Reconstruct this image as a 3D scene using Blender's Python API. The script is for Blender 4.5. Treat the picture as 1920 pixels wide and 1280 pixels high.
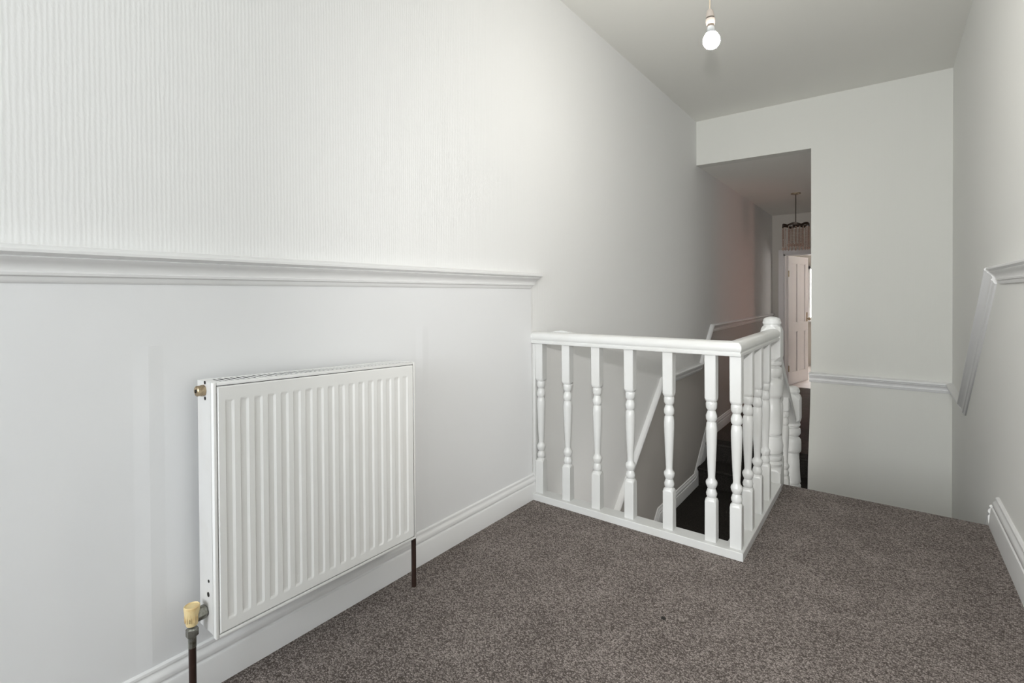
import bpy, bmesh, math, random
from mathutils import Vector, Matrix
random.seed(7)
PI = math.pi
S = bpy.context.scene
COL = S.collection
for o in list(bpy.data.objects):
    bpy.data.objects.remove(o, do_unlink=True)

# ------------------------------------------------------------------ camera
YAW, PITCH, ROLL = 0.648320874, -0.0103288, -0.00598157
CAMH = 0.97375
fwd = Vector((-math.sin(YAW)*math.cos(PITCH), math.cos(YAW)*math.cos(PITCH), math.sin(PITCH)))
rt = Vector((math.cos(YAW), math.sin(YAW), 0)); up = rt.cross(fwd)
r_ = rt*math.cos(ROLL)+up*math.sin(ROLL); u_ = up*math.cos(ROLL)-rt*math.sin(ROLL)
cd = bpy.data.cameras.new('camera'); cam = bpy.data.objects.new('camera', cd); COL.objects.link(cam)
cd.sensor_width = 36; cd.sensor_fit = 'HORIZONTAL'; cd.lens = 928.352/1920*36
cd.shift_x = 0; cd.shift_y = -(640-561.63)/1920; cd.clip_start = .02
M4 = Matrix.Identity(4)
for i in range(3):
    M4[i][0] = r_[i]; M4[i][1] = u_[i]; M4[i][2] = -fwd[i]
M4[2][3] = CAMH
cam.matrix_world = M4
S.camera = cam

# ------------------------------------------------------------------ world, lights, exposure
w = bpy.data.worlds.new('world'); S.world = w; w.use_nodes = True
w.node_tree.nodes['Background'].inputs[0].default_value = (.86, .93, 1, 1)
w.node_tree.nodes['Background'].inputs[1].default_value = 1.0
S.view_settings.view_transform = 'Standard'
S.view_settings.look = 'None'
S.view_settings.gamma = 1
S.view_settings.use_curve_mapping = False
S.view_settings.exposure = 0.04

def light(name, kind, loc, energy, color=(1, 1, 1), aim=None, **kw):
    d = bpy.data.lights.new(name, kind); d.energy = energy; d.color = color
    for k, v in kw.items(): setattr(d, k, v)
    o = bpy.data.objects.new(name, d); COL.objects.link(o); o.location = loc
    if aim is not None:
        o.rotation_euler = (Vector(aim)-Vector(loc)).to_track_quat('-Z', 'Y').to_euler()
    return o

# on-camera flash a hand above the lens
light('camera_flash', 'SPOT', (0, 0, 1.19), 85, (1, .985, .965), aim=(-.8, 4.5, 1.05),
      spot_size=math.radians(115), spot_blend=1.0, shadow_soft_size=.022)
# overcast daylight through the landing window behind the camera
light('window_daylight', 'AREA', (-.5, -3.3, 1.5), 112, (.91, .95, 1), aim=(-.5, 0, 1.4),
      shape='RECTANGLE', size=1.45, size_y=1.7)
light('stairwell_fill', 'AREA', (-.9, .75, -1.5), 21, (1, .97, .94), aim=(-1.25, 3.0, .5),  # added fill from below, no known source, lifts the stairwell wall
      shape='RECTANGLE', size=.8, size_y=.8)
# daylight through the bedroom window at the far end of the hall
light('bedroom_daylight', 'AREA', (-.75, 11.35, 1.0), 470, (1, .97, .95), aim=(-.75, 9, .8),
      shape='RECTANGLE', size=.95, size_y=1.1)
light('door_leaf_fill', 'AREA', (.9, 9.6, 1.1), 16, (1, .955, .93), aim=(-1.1, 8.7, .7),  # added fill to brighten the door leaf, no window on this side
      shape='RECTANGLE', size=.9, size_y=1.2)
# warm side room off the hall
light('side_room_lamp', 'AREA', (.35, 6.6, .9), 2.6, (1, .50, .38), aim=(-1.35, 6.15, .8),
      shape='RECTANGLE', size=.25, size_y=.8)

# ------------------------------------------------------------------ materials
def mat(name, col, rough=.6, metal=0, noise=None, bump=None, spec=.5, emit=None, alpha=None, coat=0):
    m = bpy.data.materials.new(name); m.use_nodes = True
    nt = m.node_tree; N = nt.nodes; L = nt.links; b = N['Principled BSDF']
    b.inputs['Base Color'].default_value = (*col, 1); b.inputs['Roughness'].default_value = rough
    b.inputs['Metallic'].default_value = metal
    b.inputs['Specular IOR Level'].default_value = spec
    b.inputs['Coat Weight'].default_value = coat
    geo = N.new('ShaderNodeNewGeometry')
    if noise:          # (scale, colour2, lo, hi)
        t = N.new('ShaderNodeTexNoise'); t.inputs['Scale'].default_value = noise[0]; t.inputs['Detail'].default_value = 5
        L.new(geo.outputs['Position'], t.inputs['Vector'])
        r = N.new('ShaderNodeValToRGB'); r.color_ramp.elements[0].position = noise[2]; r.color_ramp.elements[1].position = noise[3]
        r.color_ramp.elements[0].color = (*col, 1); r.color_ramp.elements[1].color = (*noise[1], 1)
        L.new(t.outputs['Fac'], r.inputs['Fac']); L.new(r.outputs['Color'], b.inputs['Base Color'])
    if bump:           # (scale, strength, distance)
        t = N.new('ShaderNodeTexNoise'); t.inputs['Scale'].default_value = bump[0]; t.inputs['Detail'].default_value = 3
        L.new(geo.outputs['Position'], t.inputs['Vector'])
        bp = N.new('ShaderNodeBump'); bp.inputs['Strength'].default_value = bump[1]; bp.inputs['Distance'].default_value = bump[2]
        L.new(t.outputs['Fac'], bp.inputs['Height']); L.new(bp.outputs['Normal'], b.inputs['Normal'])
    if emit:
        b.inputs['Emission Color'].default_value = (*emit[0], 1); b.inputs['Emission Strength'].default_value = emit[1]
    return m

def wallpaper(name, col, strength, axis='Y'):
    m = mat(name, col, .75, spec=.25); nt = m.node_tree; N = nt.nodes; L = nt.links; b = N['Principled BSDF']
    geo = N.new('ShaderNodeNewGeometry')
    wv = N.new('ShaderNodeTexWave'); wv.wave_type = 'BANDS'; wv.bands_direction = axis
    wv.inputs['Scale'].default_value = 34; wv.inputs['Distortion'].default_value = 2.6
    wv.inputs['Detail'].default_value = 3; wv.inputs['Detail Scale'].default_value = 2.0
    mp = N.new('ShaderNodeMapping'); mp.inputs['Scale'].default_value = (1, 1, .16)
    L.new(geo.outputs['Position'], mp.inputs['Vector']); L.new(mp.outputs['Vector'], wv.inputs['Vector'])
    mp2 = N.new('ShaderNodeMapping'); mp2.inputs['Scale'].default_value = (1, 1, .55)
    L.new(geo.outputs['Position'], mp2.inputs['Vector'])
    ns = N.new('ShaderNodeTexNoise'); ns.inputs['Scale'].default_value = 170; ns.inputs['Detail'].default_value = 2
    L.new(mp2.outputs['Vector'], ns.inputs['Vector'])
    ad = N.new('ShaderNodeMath'); ad.operation = 'MULTIPLY_ADD'; ad.inputs[1].default_value = 1.6
    L.new(ns.outputs['Fac'], ad.inputs[0]); L.new(wv.outputs['Fac'], ad.inputs[2])
    bp = N.new('ShaderNodeBump'); bp.inputs['Strength'].default_value = strength; bp.inputs['Distance'].default_value = .0016
    L.new(ad.outputs[0], bp.inputs['Height']); L.new(bp.outputs['Normal'], b.inputs['Normal'])
    return m

def carpet(name, dark, light_, scale=1.0):
    m = mat(name, dark, .95, spec=.08); nt = m.node_tree; N = nt.nodes; L = nt.links; b = N['Principled BSDF']
    geo = N.new('ShaderNodeNewGeometry')
    mp = N.new('ShaderNodeMapping'); mp.inputs['Rotation'].default_value = (0, 0, .12); mp.inputs['Scale'].default_value = (1, 1.25, 1)
    L.new(geo.outputs['Position'], mp.inputs['Vector'])
    vo = N.new('ShaderNodeTexVoronoi'); vo.inputs['Scale'].default_value = 215*scale; vo.inputs['Randomness'].default_value = .75
    L.new(mp.outputs['Vector'], vo.inputs['Vector'])
    sep = N.new('ShaderNodeSeparateColor'); L.new(vo.outputs['Color'], sep.inputs['Color'])
    big = N.new('ShaderNodeTexNoise'); big.inputs['Scale'].default_value = 7; big.inputs['Detail'].default_value = 4
    L.new(geo.outputs['Position'], big.inputs['Vector'])
    fine = N.new('ShaderNodeTexNoise'); fine.inputs['Scale'].default_value = 420; fine.inputs['Detail'].default_value = 2
    L.new(geo.outputs['Position'], fine.inputs['Vector'])
    a = N.new('ShaderNodeMath'); a.operation = 'MULTIPLY_ADD'; a.inputs[1].default_value = .45
    L.new(sep.outputs[0], a.inputs[0]); L.new(fine.outputs['Fac'], a.inputs[2])
    a2 = N.new('ShaderNodeMath'); a2.operation = 'MULTIPLY_ADD'; a2.inputs[1].default_value = -.75
    L.new(vo.outputs['Distance'], a2.inputs[0]); L.new(a.outputs[0], a2.inputs[2])
    a3 = N.new('ShaderNodeMath'); a3.operation = 'MULTIPLY_ADD'; a3.inputs[1].default_value = .3
    L.new(big.outputs['Fac'], a3.inputs[0]); L.new(a2.outputs[0], a3.inputs[2])
    r = N.new('ShaderNodeValToRGB'); e = r.color_ramp.elements
    e[0].position = .28; e[0].color = (*dark, 1); e[1].position = .95; e[1].color = (*light_, 1)
    L.new(a3.outputs[0], r.inputs['Fac']); L.new(r.outputs['Color'], b.inputs['Base Color'])
    inv = N.new('ShaderNodeMath'); inv.operation = 'SUBTRACT'; inv.inputs[0].default_value = 1
    L.new(vo.outputs['Distance'], inv.inputs[1])
    bp = N.new('ShaderNodeBump'); bp.inputs['Strength'].default_value = .5; bp.inputs['Distance'].default_value = .003
    L.new(inv.outputs[0], bp.inputs['Height']); L.new(bp.outputs['Normal'], b.inputs['Normal'])
    return m

M = {}
M['paper'] = wallpaper('embossed_wallpaper', (.85, .85, .84), .13, 'Y')
M['paper_r'] = wallpaper('embossed_wallpaper_right', (.87, .87, .84), .12, 'Y')
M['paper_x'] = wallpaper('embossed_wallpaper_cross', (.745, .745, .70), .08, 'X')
M['smooth'] = mat('smooth_wall_paint', (.83, .835, .84), .6, bump=(6, .12, .01), spec=.3)
M['hallpaint'] = mat('hall_wall_paint', (.60, .565, .51), .7, bump=(60, .1, .002), spec=.3)
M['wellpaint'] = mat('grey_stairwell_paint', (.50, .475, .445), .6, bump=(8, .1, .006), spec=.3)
M['ceil'] = mat('ceiling_paint', (.84, .835, .79), .8, bump=(35, .12, .003), spec=.2)
M['gloss'] = mat('white_gloss_paint', (.67, .675, .66), .3, bump=(25, .05, .002), noise=(9, (.64, .64, .615), .45, .8))
M['trim'] = mat('white_satin_trim', (.82, .82, .815), .35, bump=(18, .06, .003))
M['rad'] = mat('radiator_enamel', (.86, .86, .84), .35, noise=(5, (.84, .835, .81), .5, .8))
M['rad_dimmed'] = mat('radiator_enamel_dimmed', (.66, .655, .64), .4, noise=(12, (.61, .59, .56), .5, .85))  # same enamel as the front, greyed to hold down daylight on the ends
M['radin'] = mat('radiator_inner_grey', (.28, .26, .24), .6)
M['slot_shade'] = mat('grille_slot_shade', (.05, .036, .03), .9)  # brown-black that paints the shade inside the grille slots
M['brown'] = mat('brown_painted_pipe', (.028, .014, .010), .35, noise=(60, (.06, .03, .02), .6, .8))
M['brass'] = mat('tarnished_brass', (.45, .36, .24), .35, .8, noise=(120, (.20, .13, .07), .45, .7))
M['nickel'] = mat('dull_plated_nut', (.30, .30, .27), .3, .85, noise=(90, (.12, .11, .08), .45, .7))
M['cream'] = mat('yellowed_plastic', (.78, .62, .33), .4, noise=(40, (.62, .40, .17), .5, .8))
M['rust'] = mat('rust_mark', (.10, .06, .035), .8)
M['hole'] = mat('dark_hole', (.02, .018, .015), .9)
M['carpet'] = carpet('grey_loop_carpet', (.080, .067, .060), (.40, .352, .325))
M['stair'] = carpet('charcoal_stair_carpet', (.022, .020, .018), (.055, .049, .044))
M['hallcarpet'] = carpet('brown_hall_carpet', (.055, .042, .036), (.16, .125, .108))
M['lino'] = mat('pale_bedroom_floor', (.62, .55, .52), .5, noise=(8, (.70, .64, .62), .4, .7))
M['door'] = mat('painted_door', (.74, .70, .68), .4, bump=(20, .05, .002))
M['plastic'] = mat('lampholder_plastic', (.50, .44, .39), .4)
M['groove'] = mat('lampholder_groove', (.12, .10, .08), .5)
M['cord'] = mat('cream_flex', (.62, .52, .40), .5)
M['bulb'] = mat('lit_bulb', (1, 1, 1), .4, emit=((1, .965, .90), 205))
M['bulbneck'] = mat('bulb_neck', (.45, .47, .48), .35)
M['darkmetal'] = mat('dark_bronze', (.05, .035, .025), .4, .6)
M['crystal'] = mat('smoky_crystal', (.50, .38, .31), .05, coat=.6)
M['crystal'].node_tree.nodes['Principled BSDF'].inputs['Transmission Weight'].default_value = .1
M['glass'] = mat('window_glass', (1, 1, 1), .02)
M['glass'].node_tree.nodes['Principled BSDF'].inputs['Transmission Weight'].default_value = 1
M['glass'].node_tree.nodes['Principled BSDF'].inputs['IOR'].default_value = 1.02

# ------------------------------------------------------------------ helpers
def obj(name, bm, m, parent=None, smooth=False, loc=None):
    bmesh.ops.remove_doubles(bm, verts=bm.verts, dist=1e-6)
    bmesh.ops.recalc_face_normals(bm, faces=bm.faces)
    me = bpy.data.meshes.new(name); bm.to_mesh(me); bm.free()
    o = bpy.data.objects.new(name, me); COL.objects.link(o)
    if isinstance(m, (list, tuple)):
        for x in m: me.materials.append(x)
    else: me.materials.append(m)
    if smooth:
        me.polygons.foreach_set('use_smooth', [True]*len(me.polygons))
        me.set_sharp_from_angle(angle=math.radians(38))
    if loc is not None: o.location = loc
    if parent is not None: o.parent = parent
    return o

def thing(name, label, cat, loc=(0, 0, 0), rot=(0, 0, 0), group=None):
    o = bpy.data.objects.new(name, None); COL.objects.link(o); o.location = loc; o.rotation_euler = rot
    o.empty_display_size = .1
    o['label'] = label; o['category'] = cat
    if group: o['group'] = group
    return o

def struct(name, bm, m, parent=None, smooth=False):
    o = obj(name, bm, m, parent, smooth)
    if parent is None: o['kind'] = 'structure'
    return o

def box(bm, x0, x1, y0, y1, z0, z1, bev=0):
    b = bm if not bev else bmesh.new()
    vs = [b.verts.new((x, y, z)) for x in (x0, x1) for y in (y0, y1) for z in (z0, z1)]
    for f in ((0, 1, 3, 2), (4, 6, 7, 5), (0, 4, 5, 1), (2, 3, 7, 6), (0, 2, 6, 4), (1, 5, 7, 3)):
        b.faces.new([vs[i] for i in f])
    if bev:
        bmesh.ops.recalc_face_normals(b, faces=b.faces)
        bmesh.ops.bevel(b, geom=b.edges[:], offset=bev, segments=2, affect='EDGES', profile=.6)
        merge(bm, b)
    return bm

def merge(bm, b):
    mp = {v: bm.verts.new(v.co) for v in b.verts}
    for f in b.faces:
        try:
            nf = bm.faces.new([mp[v] for v in f.verts]); nf.material_index = f.material_index
        except ValueError: pass
    b.free()

def lathe(bm, prof, seg=24, cx=0, cy=0, cz=0, axis='Z', cap=True):
    rings = []
    for r, z in prof:
        ring = []
        for i in range(seg):
            a = 2*PI*i/seg; c, s = r*math.cos(a), r*math.sin(a)
            p = (c, s, z) if axis == 'Z' else ((c, z, s) if axis == 'Y' else (z, c, s))
            ring.append(bm.verts.new((p[0]+cx, p[1]+cy, p[2]+cz)))
        rings.append(ring)
    for a, b in zip(rings, rings[1:]):
        for i in range(seg):
            bm.faces.new((a[i], a[(i+1) % seg], b[(i+1) % seg], b[i]))
    if cap:
        bm.faces.new(rings[0]); bm.faces.new(rings[-1])
    return bm

def poly_prism(bm, pts, f0, f1, axis):
    """extrude 2D polygon; axis 'X': pts=(y,z); 'Y': pts=(x,z); 'Z': pts=(x,y)"""
    def P(q, t):
        return {'X': (t, q[0], q[1]), 'Y': (q[0], t, q[1]), 'Z': (q[0], q[1], t)}[axis]
    a = [bm.verts.new(P(q, f0)) for q in pts]; b = [bm.verts.new(P(q, f1)) for q in pts]
    n = len(pts)
    bm.faces.new(a); bm.faces.new(b[::-1])
    for i in range(n): bm.faces.new((a[i], a[(i+1) % n], b[(i+1) % n], b[i]))
    return bm

def sweep(bm, path, F, prof, sh0=0, sh1=0):
    """prof points (f, n): f along fixed vector F, n along in-plane mitred normal (F x T)."""
    F = Vector(F).normalized(); P = [Vector(p) for p in path]; rings = []
    Ts = [(P[i+1]-P[i]).normalized() for i in range(len(P)-1)]
    Ns = [F.cross(t).normalized() for t in Ts]
    for i, p in enumerate(P):
        if i == 0: m = Ns[0]; sh = Ts[0]*(-sh0)
        elif i == len(P)-1: m = Ns[-1]; sh = Ts[-1]*sh1
        else:
            a, b = Ns[i-1], Ns[i]; m = (a+b)/(1+a.dot(b)); sh = Vector((0, 0, 0))
        rings.append([bm.verts.new(p+F*f+m*n+sh*n) for f, n in prof])
    k = len(prof)
    for a, b in zip(rings, rings[1:]):
        for i in range(k): bm.faces.new((a[i], a[(i+1) % k], b[(i+1) % k], b[i]))
    bm.faces.new(rings[0]); bm.faces.new(rings[-1][::-1])
    return bm

# ------------------------------------------------------------------ dimensions
XL, XR = -1.3555, .3569
YF = 4.521          # far wall
YB = -3.0           # wall behind the camera
H = 2.5
Y1, Y2 = 1.924, 2.835     # stairwell opening edges
XC = -.415                # right edge of the well kerb
HL = -.735                # half landing level
HF = -.40                 # hall floor level
HC = 2.115                # hall ceiling
YE = 8.17                 # hall end wall
ZB = -2.6                 # ground level below
OX = -.476                # jamb of the far opening

# ------------------------------------------------------------------ structure
bm = bmesh.new()
poly_prism(bm, [(XL-.1, YB-.1), (XR+.1, YB-.1), (XR+.1, Y2), (XC-.01, Y2), (XC-.01, Y1+.006), (XL-.1, Y1+.006)], -.22, 0, 'Z')
struct('floor', bm, M['carpet'])
bm = bmesh.new(); box(bm, XL-.1, XR+.1, 3.50, 4.50, HL-.2, HL)
struct('floor.001', bm, M['stair'])
bm = bmesh.new(); box(bm, XL-.1, OX+.2, 4.86, YE+.05, HF-.2, HF)
struct('floor.002', bm, M['hallcarpet'])
bm = bmesh.new(); box(bm, -2.6, 1.0, YE+.05, 11.3, HF-.2, HF+.004)
struct('floor.003', bm, M['lino'])
bm = bmesh.new(); box(bm, XL-.1, XR+.1, .2, 6, ZB-.1, ZB)
struct('floor.004', bm, M['stair'])

bm = bmesh.new(); box(bm, XL-.1, XR+.1, YB-.1, YF+.12, H, H+.1)
struct('ceiling', bm, M['ceil'])
bm = bmesh.new(); box(bm, XL-.1, .8, YF+.11, YE+.12, HC, HC+.1)
struct('ceiling.001', bm, M['ceil'])
bm = bmesh.new(); box(bm, -2.6, 1.0, YE+.12, 11.4, HC, HC+.1)
struct('ceiling.002', bm, M['ceil'])

# left wall: embossed paper over its whole length, smooth lining below the dado
bm = bmesh.new(); box(bm, XL-.1, XL, YB-.1, YE+.1, ZB, H)
wl = struct('wall_left', bm, M['paper'])
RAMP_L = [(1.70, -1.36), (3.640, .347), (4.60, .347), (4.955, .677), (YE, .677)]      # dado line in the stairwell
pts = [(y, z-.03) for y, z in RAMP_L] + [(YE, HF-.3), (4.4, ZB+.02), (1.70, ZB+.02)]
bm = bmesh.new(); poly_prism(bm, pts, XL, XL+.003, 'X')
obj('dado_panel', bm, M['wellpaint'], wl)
bm = bmesh.new(); box(bm, XL, XL+.004, YB, 1.935, 0, 1.03)
# the lining bulges a little beside the radiator, where its joint was papered
for (a, b) in ((1.24, 1.30), (.40, .47)):
    sweep(bm, [(XL+.004, a, 0.12), (XL+.004, a, .86)], (1, 0, 0), [(0, -.03), (.0012, 0), (0, .03)])
obj('dado_panel', bm, M['smooth'], wl)

bm = bmesh.new(); box(bm, XR, XR+.1, YB-.1, YF+.1, ZB, H)
struct('wall_right', bm, M['paper_r'])
# far wall: header over the opening and the tall piece to the right (edge bows out towards its foot)
bm = bmesh.new()
poly_prism(bm, [(XL, 2.112), (XL, H), (XR, H), (XR, HL-.1), (OX-.028, HL-.1), (OX-.02, -.35), (OX-.006, .1), (OX, .45), (OX, 2.105)], YF, YF+.11, 'Y')
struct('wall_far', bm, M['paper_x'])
# wall behind camera with window opening
WX0, WX1, WZ0, WZ1 = -1.2, .2, .7, 2.3
bm = bmesh.new()
box(bm, XL, WX0, YB-.1, YB, 0, H); box(bm, WX1, XR, YB-.1, YB, 0, H)
box(bm, WX0, WX1, YB-.1, YB, 0, WZ0); box(bm, WX0, WX1, YB-.1, YB, WZ1, H)
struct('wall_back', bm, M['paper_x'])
bm = bmesh.new()
for a, b in ((WX0, WX0+.05), (WX1-.05, WX1), ((WX0+WX1)/2-.025, (WX0+WX1)/2+.025)): box(bm, a, b, YB-.08, YB-.02, WZ0, WZ1)
box(bm, WX0+.05, WX1-.05, YB-.08, YB-.02, WZ0, WZ0+.05); box(bm, WX0+.05, WX1-.05, YB-.08, YB-.02, WZ1-.05, WZ1)
struct('window_2', bm, M['gloss'])

# hall shell
bm = bmesh.new()
box(bm, OX+.06, OX+.16, YF+.11, 5.95, HF-.4, HC); box(bm, OX+.06, OX+.16, 6.75, YE, HF-.4, HC)
box(bm, OX+.06, OX+.16, 5.95, 6.75, 1.65, HC)
struct('wall_hall_right', bm, M['hallpaint'])
bm = bmesh.new()   # side room beyond the hall doorway
box(bm, .75, .85, 5.4, 7.3, HF, HC); box(bm, OX+.16, .85, 5.3, 5.4, HF, HC); box(bm, OX+.16, .85, 7.3, 7.4, HF, HC)
box(bm, OX+.16, .85, 5.4, 7.3, HF-.1, HF)
struct('wall_side_room', bm, M['hallpaint'])
DX0, DX1, DZ = -1.205, -.50, 1.535
bm = bmesh.new()
box(bm, XL, DX0, YE, YE+.1, HF-.1, HC); box(bm, DX1, OX+.16, YE, YE+.1, HF-.1, HC); box(bm, DX0, DX1, YE, YE+.1, DZ, HC)
struct('wall_hall_end', bm, M['hallpaint'])
bm = bmesh.new()
WA, WB, WC_, WD = -1.215, -.35, .45, 1.48
box(bm, -2.6, WA, 11, 11.1, HF, HC); box(bm, WB, 1, 11, 11.1, HF, HC); box(bm, WA, WB, 11, 11.1, HF, WC_); box(bm, WA, WB, 11, 11.1, WD, HC)
box(bm, -2.7, -2.6, YE+.1, 11.1, HF, HC); box(bm, 1, 1.1, YE+.1, 11.1, HF, HC)
box(bm, -2.6, XL, YE+.0, YE+.1, HF, HC); box(bm, OX+.16, 1, YE, YE+.1, HF, HC)
struct('wall_bedroom', bm, M['hallpaint'])
# bedroom window, white panes lit by overcast sky
bm = bmesh.new()
for a, b in ((WA, WA+.045), (WB-.045, WB), ((WA+WB)/2-.02, (WA+WB)/2+.02)): box(bm, a, b, 10.97, 11.06, WC_, WD)
box(bm, WA, WB, 10.97, 11.06, WC_, WC_+.05); box(bm, WA, WB, 10.97, 11.06, WD-.05, WD)
win = struct('window_1', bm, M['trim'])
bm = bmesh.new(); box(bm, WA+.045, WB-.045, 11.01, 11.014, WC_+.05, WD-.05); obj('pane', bm, M['glass'], win)
bm = bmesh.new(); box(bm, WA-.05, WB+.05, 10.88, 11.0, WC_-.03, WC_); obj('window_sill', bm, M['trim'], win)

# wall under the landing, enclosing the lower flight
bm = bmesh.new()
box(bm, XC-.055, XC-.005, .3, 3.50, ZB, -.94)
box(bm, XC-.055, XC-.005, .3, Y2, -.94, -.22)
box(bm, XC-.005, XR, .3, 3.5, ZB, -.94)
box(bm, XL, XR, .2, .3, ZB, -.22)
struct('wall_under_landing', bm, M['smooth'])
bm = bmesh.new(); box(bm, XL, XR, YF-.02, YF+.1, ZB, HL-.1)
struct('wall_under_far', bm, M['smooth'])

# kerb faces of the well below the balustrade
bm = bmesh.new()
box(bm, XL, XC-.01, Y1+.006, Y1+.03, -.26, -.001); box(bm, XC-.034, XC-.01, Y1+.03, Y2, -.26, -.001)
struct('trim_1', bm, M['gloss'])

# ---- mouldings
DADO = [(0, -.076), (.006, -.076), (.010, -.071), (.011, -.064), (.016, -.061), (.017, -.056), (.013, -.053), (.013, -.050),
        (.015, -.042), (.020, -.034), (.027, -.029), (.029, -.026), (.026, -.024), (.030, -.021), (.036, -.017), (.036, -.011),
        (.031, -.006), (.018, -.003), (.0, 0)]
DADO_FLAT = [(0, -.064), (.008, -.064), (.011, -.060), (.012, -.050), (.015, -.046), (.015, -.020), (.018, -.016), (.018, -.008), (.014, -.003), (0, 0)]
def skirt_prof(h):
    k = h/.13
    return [(0, 0), (.019, 0), (.019, .075*k), (.017, .081*k), (.012, .084*k), (.012, .087*k), (.016, .091*k), (.017, .100*k), (.014, .108*k),
            (.008, .113*k), (.007, .117*k), (.011, .120*k), (.010, .126*k), (.005, .130*k), (0, .130*k)]
# F=(1,0,0), path along +y : normal = F x T = (0,0,1)
bm = bmesh.new(); sweep(bm, [(XL, YB, 1.082), (XL, 2.006, 1.077)], (1, 0, 0), DADO, 0, 1.05); struct('trim_2', bm, M['trim'], smooth=True)
def flatten(p): return [(XL, y, z) for y, z in p]
bm = bmesh.new(); sweep(bm, flatten(RAMP_L), (1, 0, 0), DADO); struct('trim_3', bm, M['trim'], smooth=True)
# right wall: F=(-1,0,0), path -y keeps normal up ( (-1,0,0)x(0,-1,0) = (0,0,1) )
bm = bmesh.new(); sweep(bm, [(XR, 2.80, 1.080), (XR, YB, 1.080)], (-1, 0, 0), DADO, 1.6, 0); struct('trim_4', bm, M['trim'], smooth=True)
bm = bmesh.new(); sweep(bm, [(XR, YF, .350), (XR, 3.80, .350), (XR, 2.83, 1.080)], (-1, 0, 0), DADO, 0, .3); struct('trim_5', bm, M['trim'], smooth=True)
# far wall: F=(0,-1,0), path +x : (0,-1,0)x(1,0,0) = (0,0,1)
bm = bmesh.new(); sweep(bm, [(OX-.012, YF, .350), (XR, YF, .350)], (0, -1, 0), DADO); struct('trim_6', bm, M['trim'], smooth=True)

bm = bmesh.new(); sweep(bm, [(XL, YB, 0), (XL, 1.945, 0)], (1, 0, 0), skirt_prof(.118)); struct('baseboard_left', bm, M['trim'], smooth=True)
bm = bmesh.new(); sweep(bm, [(XR, 2.83, 0), (XR, YB, 0)], (-1, 0, 0), skirt_prof(.155), -.62, 0); struct('baseboard_right', bm, M['trim'], smooth=True)
SK = [(1.9, -2.28), (3.60, HL), (4.47, HL), (4.83, HF), (YE, HF)]
prof = [(f, n if i > 1 else -.04) for i, (f, n) in enumerate(skirt_prof(.125))]
bm = bmesh.new(); sweep(bm, flatten(SK), (1, 0, 0), prof); struct('baseboard_stair', bm, M['trim'], smooth=True)
bm = bmesh.new(); sweep(bm, [(XR, 4.5, HL), (XR, 3.60, HL), (XR, 2.80, -.02)], (-1, 0, 0), prof); struct('baseboard_stair_right', bm, M['trim'], smooth=True)
# end-of-hall architrave
bm = bmesh.new()
box(bm, DX0-.065, DX0+.0, YE-.02, YE, HF, DZ+.065, .004); box(bm, DX0, DX1+.065, YE-.02, YE, DZ, DZ+.065, .004); box(bm, DX1, DX1+.065, YE-.02, YE, HF, DZ, .004)
box(bm, DX0, DX0+.02, YE, YE+.1, HF, DZ); box(bm, DX0, DX1, YE, YE+.1, DZ-.02, DZ); box(bm, DX1-.02, DX1, YE, YE+.1, HF, DZ)
struct('trim_7', bm, M['door'])

# ------------------------------------------------------------------ stairs
def steps(name, label, x0, x1, ys, z_top, rise, tread, n, dirn, m):
    t = thing(name, label, 'staircase', ((x0+x1)/2, ys, z_top))
    for i in range(n):
        z = z_top-rise*(i+1)
        a = ys+dirn*tread*i; b = ys+dirn*tread*(i+1)
        lo, hi = min(a, b), max(a, b)
        bm = bmesh.new()
        # tread block with a rounded carpeted nosing over the riser below
        nose = .018
        if dirn > 0: prof = [(lo, z-rise-.03), (lo, z), (hi, z), (hi+nose*.7, z-.004), (hi+nose, z-.016), (hi+nose*.7, z-.030), (hi, z-.036), (hi, z-rise-.03)]
        else: prof = [(hi, z-rise-.03), (hi, z), (lo, z), (lo-nose*.7, z-.004), (lo-nose, z-.016), (lo-nose*.7, z-.030), (lo, z-.036), (lo, z-rise-.03)]
        prof = [(y-ys, zz-z_top) for y, zz in prof]
        poly_prism(bm, prof, -(x1-x0)/2, (x1-x0)/2, 'X')
        obj('step', bm, m, t, True)
    return t
R4 = -HL/4
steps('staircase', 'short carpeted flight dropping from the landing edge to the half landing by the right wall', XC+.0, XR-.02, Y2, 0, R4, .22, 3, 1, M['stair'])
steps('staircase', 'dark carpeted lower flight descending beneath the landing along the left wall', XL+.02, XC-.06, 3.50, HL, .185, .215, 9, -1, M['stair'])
t = thing('staircase', 'two dark carpeted steps rising from the half landing into the far hallway', 'staircase', ((XL+OX)/2, 4.5, HL))
rise = (HF-HL)/2
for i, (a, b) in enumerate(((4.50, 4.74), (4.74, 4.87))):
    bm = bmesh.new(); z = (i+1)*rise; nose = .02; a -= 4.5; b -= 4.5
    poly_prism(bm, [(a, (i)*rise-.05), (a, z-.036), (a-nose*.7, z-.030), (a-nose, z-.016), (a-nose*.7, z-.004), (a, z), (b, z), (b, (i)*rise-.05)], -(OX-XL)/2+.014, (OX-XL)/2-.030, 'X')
    obj('step', bm, M['stair'], t, True)

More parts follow.
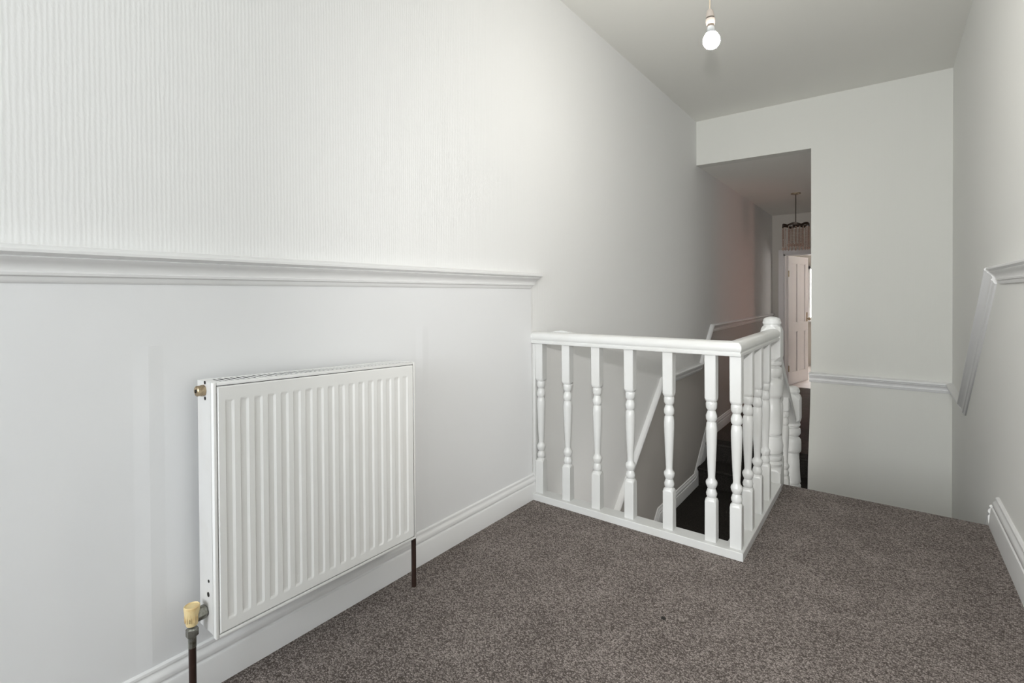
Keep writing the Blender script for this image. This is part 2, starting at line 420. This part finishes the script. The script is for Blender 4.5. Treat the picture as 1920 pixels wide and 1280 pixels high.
# ------------------------------------------------------------------ balustrade
BAL = [(.0195, .558), (.0205, .552), (.0195, .537), (.0155, .530), (.0132, .5265), (.0155, .522), (.0205, .507), (.0195, .493), (.0160, .4865),
       (.0145, .484), (.0178, .479), (.0200, .460), (.0198, .44), (.0185, .40), (.0165, .35), (.0142, .30), (.0128, .272), (.0138, .264),
       (.0200, .256), (.0212, .250), (.0200, .242), (.0158, .232), (.0135, .228), (.0158, .223), (.0200, .210), (.0185, .200), (.0150, .195)]
def sq_block(bm, h, z0, z1, r, inset, taper_top=False, taper_bot=False):
    """square block with turned shoulders: corners cut towards the round where it meets the turning"""
    rings = []
    def ring(z, s, c):   # octagon: side half s, corner cut c
        pts = [(s, -s+c), (s, s-c), (s-c, s), (-s+c, s), (-s, s-c), (-s, -s+c), (-s+c, -s), (s-c, -s)]
        rings.append([bm.verts.new((x, y, z)) for x, y in pts])
    e = .0015
    if taper_bot:
        ring(z0, r, r*.58); ring(z0+inset*.35, h*.96, h*.42); ring(z0+inset, h, e*2.0)
    else: ring(z0, h, e)
    if taper_top:
        ring(z1-inset, h, e*2.0); ring(z1-inset*.35, h*.96, h*.42); ring(z1, r, r*.58)
    else: ring(z1, h, e)
    for a, b in zip(rings, rings[1:]):
        for i in range(8): bm.faces.new((a[i], a[(i+1) % 8], b[(i+1) % 8], b[i]))
    bm.faces.new(rings[0]); bm.faces.new(rings[-1])

def baluster_mesh(z0=.03, z1=.745, h=.0205, dz=0):
    bm = bmesh.new()
    sq_block(bm, h, .560+dz, z1, .0165, .015, taper_bot=True)
    lathe(bm, [(.0175, .562)]+BAL+[(.0165, .190)], 20, cz=dz)
    sq_block(bm, h, z0, .194+dz, .0155, .015, taper_top=True)
    return bm

NEW = [(.036, .636), (.043, .630), (.045, .622), (.043, .613), (.035, .607), (.035, .602), (.044, .597), (.046, .585), (.046, .568), (.040, .556), (.033, .550),
       (.033, .545), (.040, .540), (.047, .530), (.0485, .512), (.0485, .470), (.046, .456), (.040, .450), (.0385, .446), (.0385, .438), (.0385, .405),
       (.0395, .403), (.041, .35), (.045, .285), (.047, .272), (.045, .267), (.037, .264), (.037, .258), (.045, .254), (.047, .248), (.046, .240),
       (.048, .232), (.0505, .210), (.0490, .185), (.044, .170), (.034, .165), (.034, .161), (.045, .157), (.047, .146), (.044, .135), (.039, .131),
       (.042, .127), (.047, .118), (.044, .106), (.036, .100)]
def newel(parent, zoff, zbot):
    bm = bmesh.new()
    sq_block(bm, .0455,   .632, .806, .0395, .026, taper_bot=True, taper_top=True)
    lathe(bm, NEW, 28)
    sq_block(bm, .0455, zbot-zoff, .104, .038, .026, taper_top=True)
    for v in bm.verts: v.co.z += zoff
    n = obj('newel_post', bm, M['gloss'], parent, True)
    bm = bmesh.new()
    lathe(bm, [(.0385, .800), (.0390, .812), (.0385, .816), (.0415, .818), (.0425, .824), (.0415, .830), (.0395, .832), (.0395, .834), (.0385, .840), (.033, .847), (.022, .852), (.010, .8545), (.0005, .855)], 28, cz=zoff)
    obj('newel_cap', bm, M['gloss'], n, True)
    return n

BX, BY = -.445, 1.966
bt = thing('balustrade', 'white painted L-shaped balustrade guarding the stairwell at the landing edge', 'balustrade', (BX, BY, 0))
def local(o, x, y, z=0):
    o.location = (x-BX, y-BY, z)
first = None
A_x = [-1.318, -1.171, -1.020, -.865, -.699, -.535, -.445]
B_y = [2.152, 2.333, 2.510]
for (x, y) in [(x, BY) for x in A_x]+[(BX, y) for y in B_y]:
    if first is None:
        first = obj('baluster', baluster_mesh(), M['gloss'], bt, True); o = first
    else:
        o = first.copy(); COL.objects.link(o); o.parent = bt
    local(o, x, y)
RAIL = [(.0, -.029), (.0, .029), (.003, .0305), (.010, .0305), (.013, .027), (.016, .027), (.019, .0305), (.028, .0325), (.038, .0315), (.046, .026), (.052, .016), (.0545, .005),
        (.0545, -.005), (.052, -.016), (.046, -.026), (.038, -.0315), (.028, -.0325), (.019, -.0305), (.016, -.027), (.013, -.027), (.010, -.0305), (.003, -.0305)]
bm = bmesh.new(); sweep(bm, [(XL-.0-BX, 1.9615-BY, .742), (-.4525-BX, 1.9615-BY, .742), (-.4525-BX, 2.745-BY, .742)], (0, 0, 1), RAIL)
obj('handrail', bm, M['gloss'], bt, True)
KERB = [(.0, -.035), (.0, .035), (.026, .035), (.030, .031), (.030, -.033), (.028, -.035)]
bm = bmesh.new(); sweep(bm, [(XL-BX, 1.958-BY, 0), (-.4495-BX, 1.958-BY, 0), (-.4495-BX, 2.745-BY, 0)], (0, 0, 1), KERB)
obj('base_rail', bm, M['gloss'], bt, True)
bm = bmesh.new(); box(bm, XL-BX, XL+.017-BX, 1.945-BY, 1.985-BY, .03, .742, .002)
obj('wall_batten', bm, M['gloss'], bt, True)
# wedge block fixing the rail to the wall
bm = bmesh.new(); poly_prism(bm, [(XL-BX, .765), (-1.20-BX, .765), (-1.135-BX, .790), (-1.21-BX, .803), (-1.235-BX, .803), (XL-BX, .775)], 1.990-BY, 2.012-BY, 'Y')
obj('rail_bracket', bm, M['gloss'], bt, True)
n1 = newel(bt, 0, -.015); local(n1, -.4645, 2.789)

# descending balustrade
N2X, N2Y, N2Z = -.4645, 3.462, -.452
b2 = thing('balustrade', 'white sloping balustrade running down the short flight to the lower newel post', 'balustrade', (N2X, N2Y, HL))
n2 = newel(b2, N2Z-HL, 0); n2.location = (0, 0, 0)
sl = .84
ya, yb = 2.836, 3.416
za = .700; zb_ = za-sl*(yb-ya)
bm = bmesh.new()
T = Vector((0, yb-ya, zb_-za)).normalized()
# F x T must be the rail's own "up" : F along x
RAIL2 = [(n, f) for f, n in RAIL]
# (f across the rail, n along its height)
sweep(bm, [(.006, ya-N2Y, za-HL-.03), (.006, yb-N2Y, zb_-HL-.03)], (1, 0, 0), [(f*.7, (n-.027)*.8+.02) for f, n in RAIL2], 0, 0)
obj('handrail', bm, M['gloss'], b2, True)
bm = bmesh.new()      # closed string beside the steps
poly_prism(bm, [(ya-N2Y, .04-HL), (yb-N2Y, .04-sl*(yb-ya)-HL), (yb-N2Y, -.26-sl*(yb-ya)-HL+.12), (ya-N2Y, -.30-HL)], -.02, .02, 'X')
obj('string_board', bm, M['gloss'], b2, True)
for y in (3.0, 3.2):
    zt = za-sl*(y-ya); zb2 = .04-sl*(y-ya)
    bm = baluster_mesh(z0=0.0, z1=zt-zb2+.02)
    o = obj('baluster', bm, M['gloss'], b2, True); o.location = (0, y-N2Y, zb2-HL)

# ------------------------------------------------------------------ radiator
RX0, RX1, RY0, RY1, RZ0, RZ1 = XL+.034, XL+.12, .490, 1.101, .176, .764
rad = thing('radiator', 'white panel radiator with vertical grooves and brown pipes below the dado rail', 'radiator', (XL+.07, (RY0+RY1)/2, 0))
rx, ry = XL+.07, (RY0+RY1)/2
TILT = -.033
def L(x, y, z):      # world -> radiator local, with the casing hanging a few mm low at its far end
    return Vector((x-rx, y-ry, z+TILT*(y-ry)*max(0, min(1, (z-.0)/.7))))
def radobj(name, bm, m, smooth=False, parent=rad, tilt=True):
    for v in bm.verts: v.co = L(*v.co) if tilt else Vector((v.co.x-rx, v.co.y-ry, v.co.z))
    return obj(name, bm, m, parent, smooth)
# front panel as a pressed sheet
n_ch = 17; pitch = .0333; cw = .0205; y_first = .5155
zc0, zc1 = RZ0+.033, RZ1-.040
ysamp = [RY0+.0085, RY0+.011]
for i in range(n_ch):
    a = y_first+i*pitch
    ysamp += [a, a+.0020, a+cw*.5, a+cw-.006, a+cw-.003, a+cw]
ysamp += [RY1-.011, RY1-.0085]
zs = [RZ0+.009, RZ0+.012, zc0-.004, zc0, zc0+.003, zc0+.007, zc0+.012, zc0+.05, (zc0+zc1)/2, zc1-.05, zc1-.012, zc1-.007, zc1-.003, zc1, zc1+.004, RZ1-.012, RZ1-.009]
def depth(y, z):
    d = .0
    i = int((y-y_first+1e-6)//pitch)
    if 0 <= i < n_ch:
        t = (y-(y_first+i*pitch))
        if 0 < t < cw:
            e = min(t/.0020, (cw-t)/.0060, 1.0)
            ez = min((z-zc0)/.010, (zc1-z)/.010, 1.0)
            ez = max(0, ez); ez = ez*ez*(3-2*ez)
            d = .0021*e*ez
    return d
bm = bmesh.new(); grid = []
for z in zs:
    row = []
    for y in ysamp:
        edge = (y <= RY0+.0086 or y >= RY1-.0086 or z <= RZ0+.0091 or z >= RZ1-.0091)
        row.append(bm.verts.new((RX1+.0012-depth(y, z)-(.0035 if edge else 0), y, z)))
    grid.append(row)
for a, b in zip(grid, grid[1:]):
    for i in range(len(a)-1): bm.faces.new((a[i], a[i+1], b[i+1], b[i]))
radobj('front_panel', bm, M['rad'])
# casing rim around the front (a folded flange)
bm = bmesh.new()
g = .0075
box(bm, RX1-.014, RX1, RY0, RY0+g, RZ0, RZ1, .002); box(bm, RX1-.014, RX1, RY1-g, RY1, RZ0, RZ1, .002)
box(bm, RX1-.014, RX1, RY0+g, RY1-g, RZ0, RZ0+g, .002); box(bm, RX1-.014, RX1, RY0+g, RY1-g, RZ1-g, RZ1, .002)
radobj('rim', bm, M['rad'], True)
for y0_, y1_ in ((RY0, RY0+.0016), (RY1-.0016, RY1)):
    bm = bmesh.new(); box(bm, RX0, RX1-.0142, y0_, y1_, RZ0+.006, RZ1-.0002); radobj('side_panel', bm, M['rad_dimmed'])
bm = bmesh.new(); box(bm, RX0, RX0+.008, RY0+.004, RY1-.004, RZ0+.01, RZ1-.015); radobj('back_panel', bm, M['rad'])
# inner fins, seen dark through the grille
bm = bmesh.new()
for i in range(30):
    y = RY0+.02+i*.0197; box(bm, RX0+.010, RX1-.012, y, y+.001, RZ0+.03, RZ1-.03)
fn = radobj('convector_fins', bm, M['radin']); fn['kind'] = 'stuff'
bm = bmesh.new(); box(bm, RX0+.008, RX1-.008, RY0+.003, RY1-.003, RZ0+.010, RZ0+.014); radobj('bottom_panel', bm, M['radin'])
# top grille: two long edges and crosswise slats
bm = bmesh.new()
box(bm, RX0, RX0+.016, RY0+.0018, RY1-.0018, RZ1-.006, RZ1, .0012); box(bm, RX1-.021, RX1-.006, RY0+.0018, RY1-.0018, RZ1-.006, RZ1, .0012)
box(bm, RX0+.016, RX1-.021, RY0+.0018, RY0+.024, RZ1-.006, RZ1, .0012); box(bm, RX0+.016, RX1-.021, RY1-.012, RY1, RZ1-.006, RZ1, .0012)
gr = radobj('top_grille', bm, M['rad'], True)
ns = 42; first = None
for i in range(ns):
    y = RY0+.0325+i*(RY1-.022-RY0-.0325)/(ns-1)
    if first is None:
        bm = bmesh.new(); box(bm, RX0+.016-rx, RX1-.021-rx, -.0023, .0023, -.0010, 0)
        o = first = obj('slat', bm, M['rad'], gr)
    else:
        o = first.copy(); COL.objects.link(o); o.parent = gr
    o.location = L(rx, y, RZ1)
bm = bmesh.new(); box(bm, RX0+.010, RX1-.012, RY0+.010, RY1-.010, RZ1-.0105, RZ1-.0075); radobj('slot_shade_sheet', bm, M['slot_shade'])  # dark sheet added under the slats so the slots read as shaded
# bleed plug on the left end panel
bm = bmesh.new()
lathe(bm, [(.0135, -.008), (.0135, -.0005)], 8, rx+.002, RY0-.0, .742, 'Y')
lathe(bm, [(.0105, -.018), (.0125, -.016), (.0125, -.008)], 16, rx+.002, RY0, .742, 'Y')
pl = radobj('bleed_plug', bm, M['brass'], True)
bm = bmesh.new(); lathe(bm, [(.004, -.0195), (.004, -.018)], 8, rx+.002, RY0, .742, 'Y'); radobj('plug_slot', bm, M['hole'], parent=pl)
bm = bmesh.new()
bm.free()
for dx, z, r in ((.007, .761, .0042), (.007, .724, .0042), (.015, .300, .0035), (.012, .268, .0055)):
    bm = bmesh.new(); lathe(bm, [(r, -.0012), (r, .0)], 10, rx+dx, RY0, z, 'Y'); radobj('casing_hole', bm, M['hole'])
# left valve
vx, vy = XL+.070, .459
bm = bmesh.new()
lathe(bm, [(.0085, .160), (.0085, .215)], 16, vx, vy)
lathe(bm, [(.010, .184), (.0130, .187), (.0130, .203), (.010, .206)], 6, vx, vy)
lathe(bm, [(.0070, vy), (.0070, .478)], 12, vx, 0, .228, 'Y')
lathe(bm, [(.012, vy-.009), (.012, vy+.006)], 14, vx, 0, .228, 'Y')
vb = radobj('valve_body', bm, M['nickel'], tilt=False)
bm = bmesh.new(); lathe(bm, [(.0125, .466), (.0155, .468), (.0155, .486), (.0125, .4895)], 6, vx, 0, .230, 'Y')
radobj('valve_nut', bm, M['nickel'], parent=vb, tilt=False)
bm = bmesh.new(); lathe(bm, [(.0115, .212), (.0125, .215), (.0165, .252), (.0165, .256), (.0145, .2575), (.0135, .2555), (.0005, .2550)], 24, vx, vy)
for i in range(12):
    a = 2*PI*i/12; box(bm, vx+.0145*math.cos(a)-.0008, vx+.0145*math.cos(a)+.0008, vy+.0145*math.sin(a)-.0008, vy+.0145*math.sin(a)+.0008, .222, .250)
vc = radobj('valve_cap', bm, M['cream'], True, parent=vb, tilt=False); vc['label'] = 'yellowed plastic valve cap'
bm = bmesh.new(); lathe(bm, [(.0078, 0), (.0078, .186)], 16, vx, vy); radobj('pipe', bm, M['brown'], True, tilt=False)
bm = bmesh.new(); lathe(bm, [(.0080, 0), (.0080, .1), (.0080, .172), (.0080, .182)], 16, XL+.094, 1.112); radobj('pipe', bm, M['brown'], True, tilt=False)
bm = bmesh.new(); lathe(bm, [(.0085, RY1-.001), (.0085, 1.116)], 6, XL+.072, 0, .215, 'Y'); radobj('tail_nut', bm, M['brown'], tilt=False)

# ------------------------------------------------------------------ pendant lamp
by = 1.95
bx = -.411/1.5*by; bz = CAMH+(1.705-CAMH)/1.5*by
pd = thing('pendant_light', 'bare lit bulb in a cream holder hanging on a flex from the ceiling', 'light', (bx, by, H))
def P_(bm, tilt=True):
    for v in bm.verts:
        v.co.z -= H
        if tilt:
            dz = v.co.z-(bz+.118-H)
            if dz < 0: v.co.x -= dz*.055*.8; v.co.y -= dz*.055*.6
    return bm
bm = bmesh.new(); lathe(bm, [(.0028, bz+.110), (.0028, H)], 10); obj('flex', P_(bm), M['cord'], pd, True)
bm = bmesh.new(); lathe(bm, [(.022, H-.022), (.036, H-.016), (.038, H-.001)], 24); obj('ceiling_rose', P_(bm), M['plastic'], pd, True)
bm = bmesh.new(); lathe(bm, [(.006, .118), (.0105, .114), (.0125, .106), (.0155, .092), (.0155, .088)], 24, cz=bz)
lathe(bm, [(.0165, .082), (.0165, .070), (.0145, .062)], 24, cz=bz)
h_ = obj('lampholder', P_(bm), M['plastic'], pd, True)
bm = bmesh.new(); lathe(bm, [(.0145, .088), (.0145, .082)], 24, cz=bz)
obj('holder_ring', P_(bm), M['groove'], h_, True)
bm = bmesh.new(); lathe(bm, [(.0130, .062), (.0125, .054)], 24, cz=bz)
obj('holder_ring', P_(bm), M['groove'], h_, True)
bm = bmesh.new(); lathe(bm, [(.0115, .056), (.0125, .048), (.0150, .036), (.020, .028)], 24, cz=bz, cap=False)
bl = obj('bulb', P_(bm), M['bulbneck'], pd, True)
bm = bmesh.new()
pr = [(.0198, .0278)]
for i in range(1, 17):
    a = math.radians(48-138*i/16); pr.append((max(.0004, .0305*math.cos(a)), .0305*math.sin(a)+.002))
lathe(bm, pr, 28, cz=bz); obj('bulb_globe', P_(bm), M['bulb'], bl, True)

# ------------------------------------------------------------------ hall door
hx, hy, ex, ey = -1.178, 8.285, -1.005, 8.985
wd = math.hypot(ex-hx, ey-hy); ang = math.atan2(ey-hy, ex-hx)
dr = thing('door_1', 'x', 'x', (hx, hy, HF+.01)); del dr['label'], dr['category']; dr['kind'] = 'structure'
dr.rotation_euler = (0, 0, ang)
dh = 1.91
bm = bmesh.new()
st = .10; mu = .07
def pbox(x0, x1, z0, z1): box(bm, x0, x1, -.020, .020, z0, z1)
pbox(0, st, 0, dh); pbox(wd-st, wd, 0, dh)
pbox(st, wd-st, 0, .17); pbox(st, wd-st, .79, .91); pbox(st, wd-st, dh-.10, dh)
mx = wd/2
pbox(mx-mu/2, mx+mu/2, .17, .79); pbox(mx-mu/2, mx+mu/2, .91, dh-.10)
dl = obj('door_leaf', bm, M['door'], dr)
for a, b in ((st, mx-mu/2), (mx+mu/2, wd-st)):
    for c, d in ((.17, .79), (.91, dh-.10)):
        bm = bmesh.new(); box(bm, a, b, -.006, .006, c, d)
        for s in (-1, 1):     # bead around the panel
            box(bm, a, a+.012, s*.012-.006, s*.012+.006, c, d); box(bm, b-.012, b, s*.012-.006, s*.012+.006, c, d)
            box(bm, a+.012, b-.012, s*.012-.006, s*.012+.006, c, c+.012); box(bm, a+.012, b-.012, s*.012-.006, s*.012+.006, d-.012, d)
        obj('panel', bm, M['door'], dl)
bm = bmesh.new()
for s in (-1, 1): lathe(bm, [(.010, s*.020), (.008, s*.035), (.022, s*.045), (.026, s*.058), (.018, s*.070), (.002, s*.074)], 16, wd-.05, 0, .96, 'Y')
box(bm, wd-.075, wd-.025, -.0225, .0225, .92, 1.06)
k = obj('door_knob', bm, M['brass'], dl, True); k['label'] = 'brass door knob'
bm = bmesh.new()
for z in (.2, 1.6): lathe(bm, [(.008, z), (.008, z+.09)], 10, 0, -.024)
obj('hinge', bm, M['brass'], dl)

# ------------------------------------------------------------------ chandelier
cx, cy = -.836, 6.50
ch = thing('chandelier', 'drum chandelier of strung glass beads with a dark crown in the far hallway', 'chandelier', (cx, cy, HC))
bm = bmesh.new(); lathe(bm, [(.028, -.016), (.050, -.010), (.052, -.001)], 20); obj('ceiling_rose', bm, M['brass'], ch, True)
bm = bmesh.new(); lathe(bm, [(.0045, -.36), (.0045, -.01)], 8); obj('stem', bm, M['darkmetal'], ch, True)
bm = bmesh.new(); nseg = 96; R = .133; prev = None; rings = []
for i in range(nseg):
    a = 2*PI*i/nseg; hgt = .020*abs(math.sin(a*3))
    z = -.392+hgt; rings.append([bm.verts.new((rr*math.cos(a), rr*math.sin(a), zz)) for rr, zz in ((R-.004, z), (R+.004, z), (R+.004, z+.026), (R-.004, z+.026))])
for i in range(nseg):
    a, b = rings[i], rings[(i+1) % nseg]
    for j in range(4): bm.faces.new((a[j], a[(j+1) % 4], b[(j+1) % 4], b[j]))
for i in range(6):
    a = PI*i/3+.3
    c, s = math.cos(a), math.sin(a)
    sweep(bm, [(.0, 0, -.350), (R*.5*c, R*.5*s, -.372), (R*c, R*s, -.366)], (-s, c, 0), [(-.003, -.004), (.003, -.004), (.003, .004), (-.003, .004)])
lathe(bm, [(.004, -.345), (.018, -.352), (.020, -.372), (.012, -.392), (.002, -.398)], 14)
obj('crown', bm, M['darkmetal'], ch, False)
def bead(bm, x, y, z, r, k=1.0):
    vs = [bm.verts.new((x+r*math.cos(q), y+r*math.sin(q), z)) for q in [PI*j/3 for j in range(6)]]
    t_ = bm.verts.new((x, y, z+r*k)); b_ = bm.verts.new((x, y, z-r*k))
    for j in range(6): bm.faces.new((vs[j], vs[(j+1) % 6], t_)); bm.faces.new((vs[(j+1) % 6], vs[j], b_))
bm = bmesh.new()
for j in range(14): bead(bm, 0, 0, -.012-j*.0155, .0078)
bead(bm, 0, 0, -.246, .011, 1.9)
strand = None
for i in range(22):
    a = 2*PI*i/22
    if strand is None: strand = o = obj('bead_strand', bm, M['crystal'], ch)
    else: o = strand.copy(); COL.objects.link(o); o.parent = ch
    o.location = (R*math.cos(a), R*math.sin(a), -.385)
bm = bmesh.new()
for j in range(9): bead(bm, 0, 0, -.012-j*.0175, .0080)
bead(bm, 0, 0, -.19, .014, 1.9)
strand = None
for i in range(14):
    a = 2*PI*i/14
    if strand is None: strand = o = obj('bead_strand', bm, M['crystal'], ch)
    else: o = strand.copy(); COL.objects.link(o); o.parent = ch
    o.location = (.075*math.cos(a), .075*math.sin(a), -.40)

# ------------------------------------------------------------------ small bits on the carpet
bm = bmesh.new()
for k in range(5):
    a = k*1.3; lathe(bm, [(.0008, .001), (.0035, .004), (.0008, .007)], 6, -.532+.004*math.cos(a), 1.442+.004*math.sin(a), 0)
o = obj('lint', bm, M['hole']); o['label'] = 'tiny dark fluff speck lying on the open landing carpet'; o['category'] = 'lint'
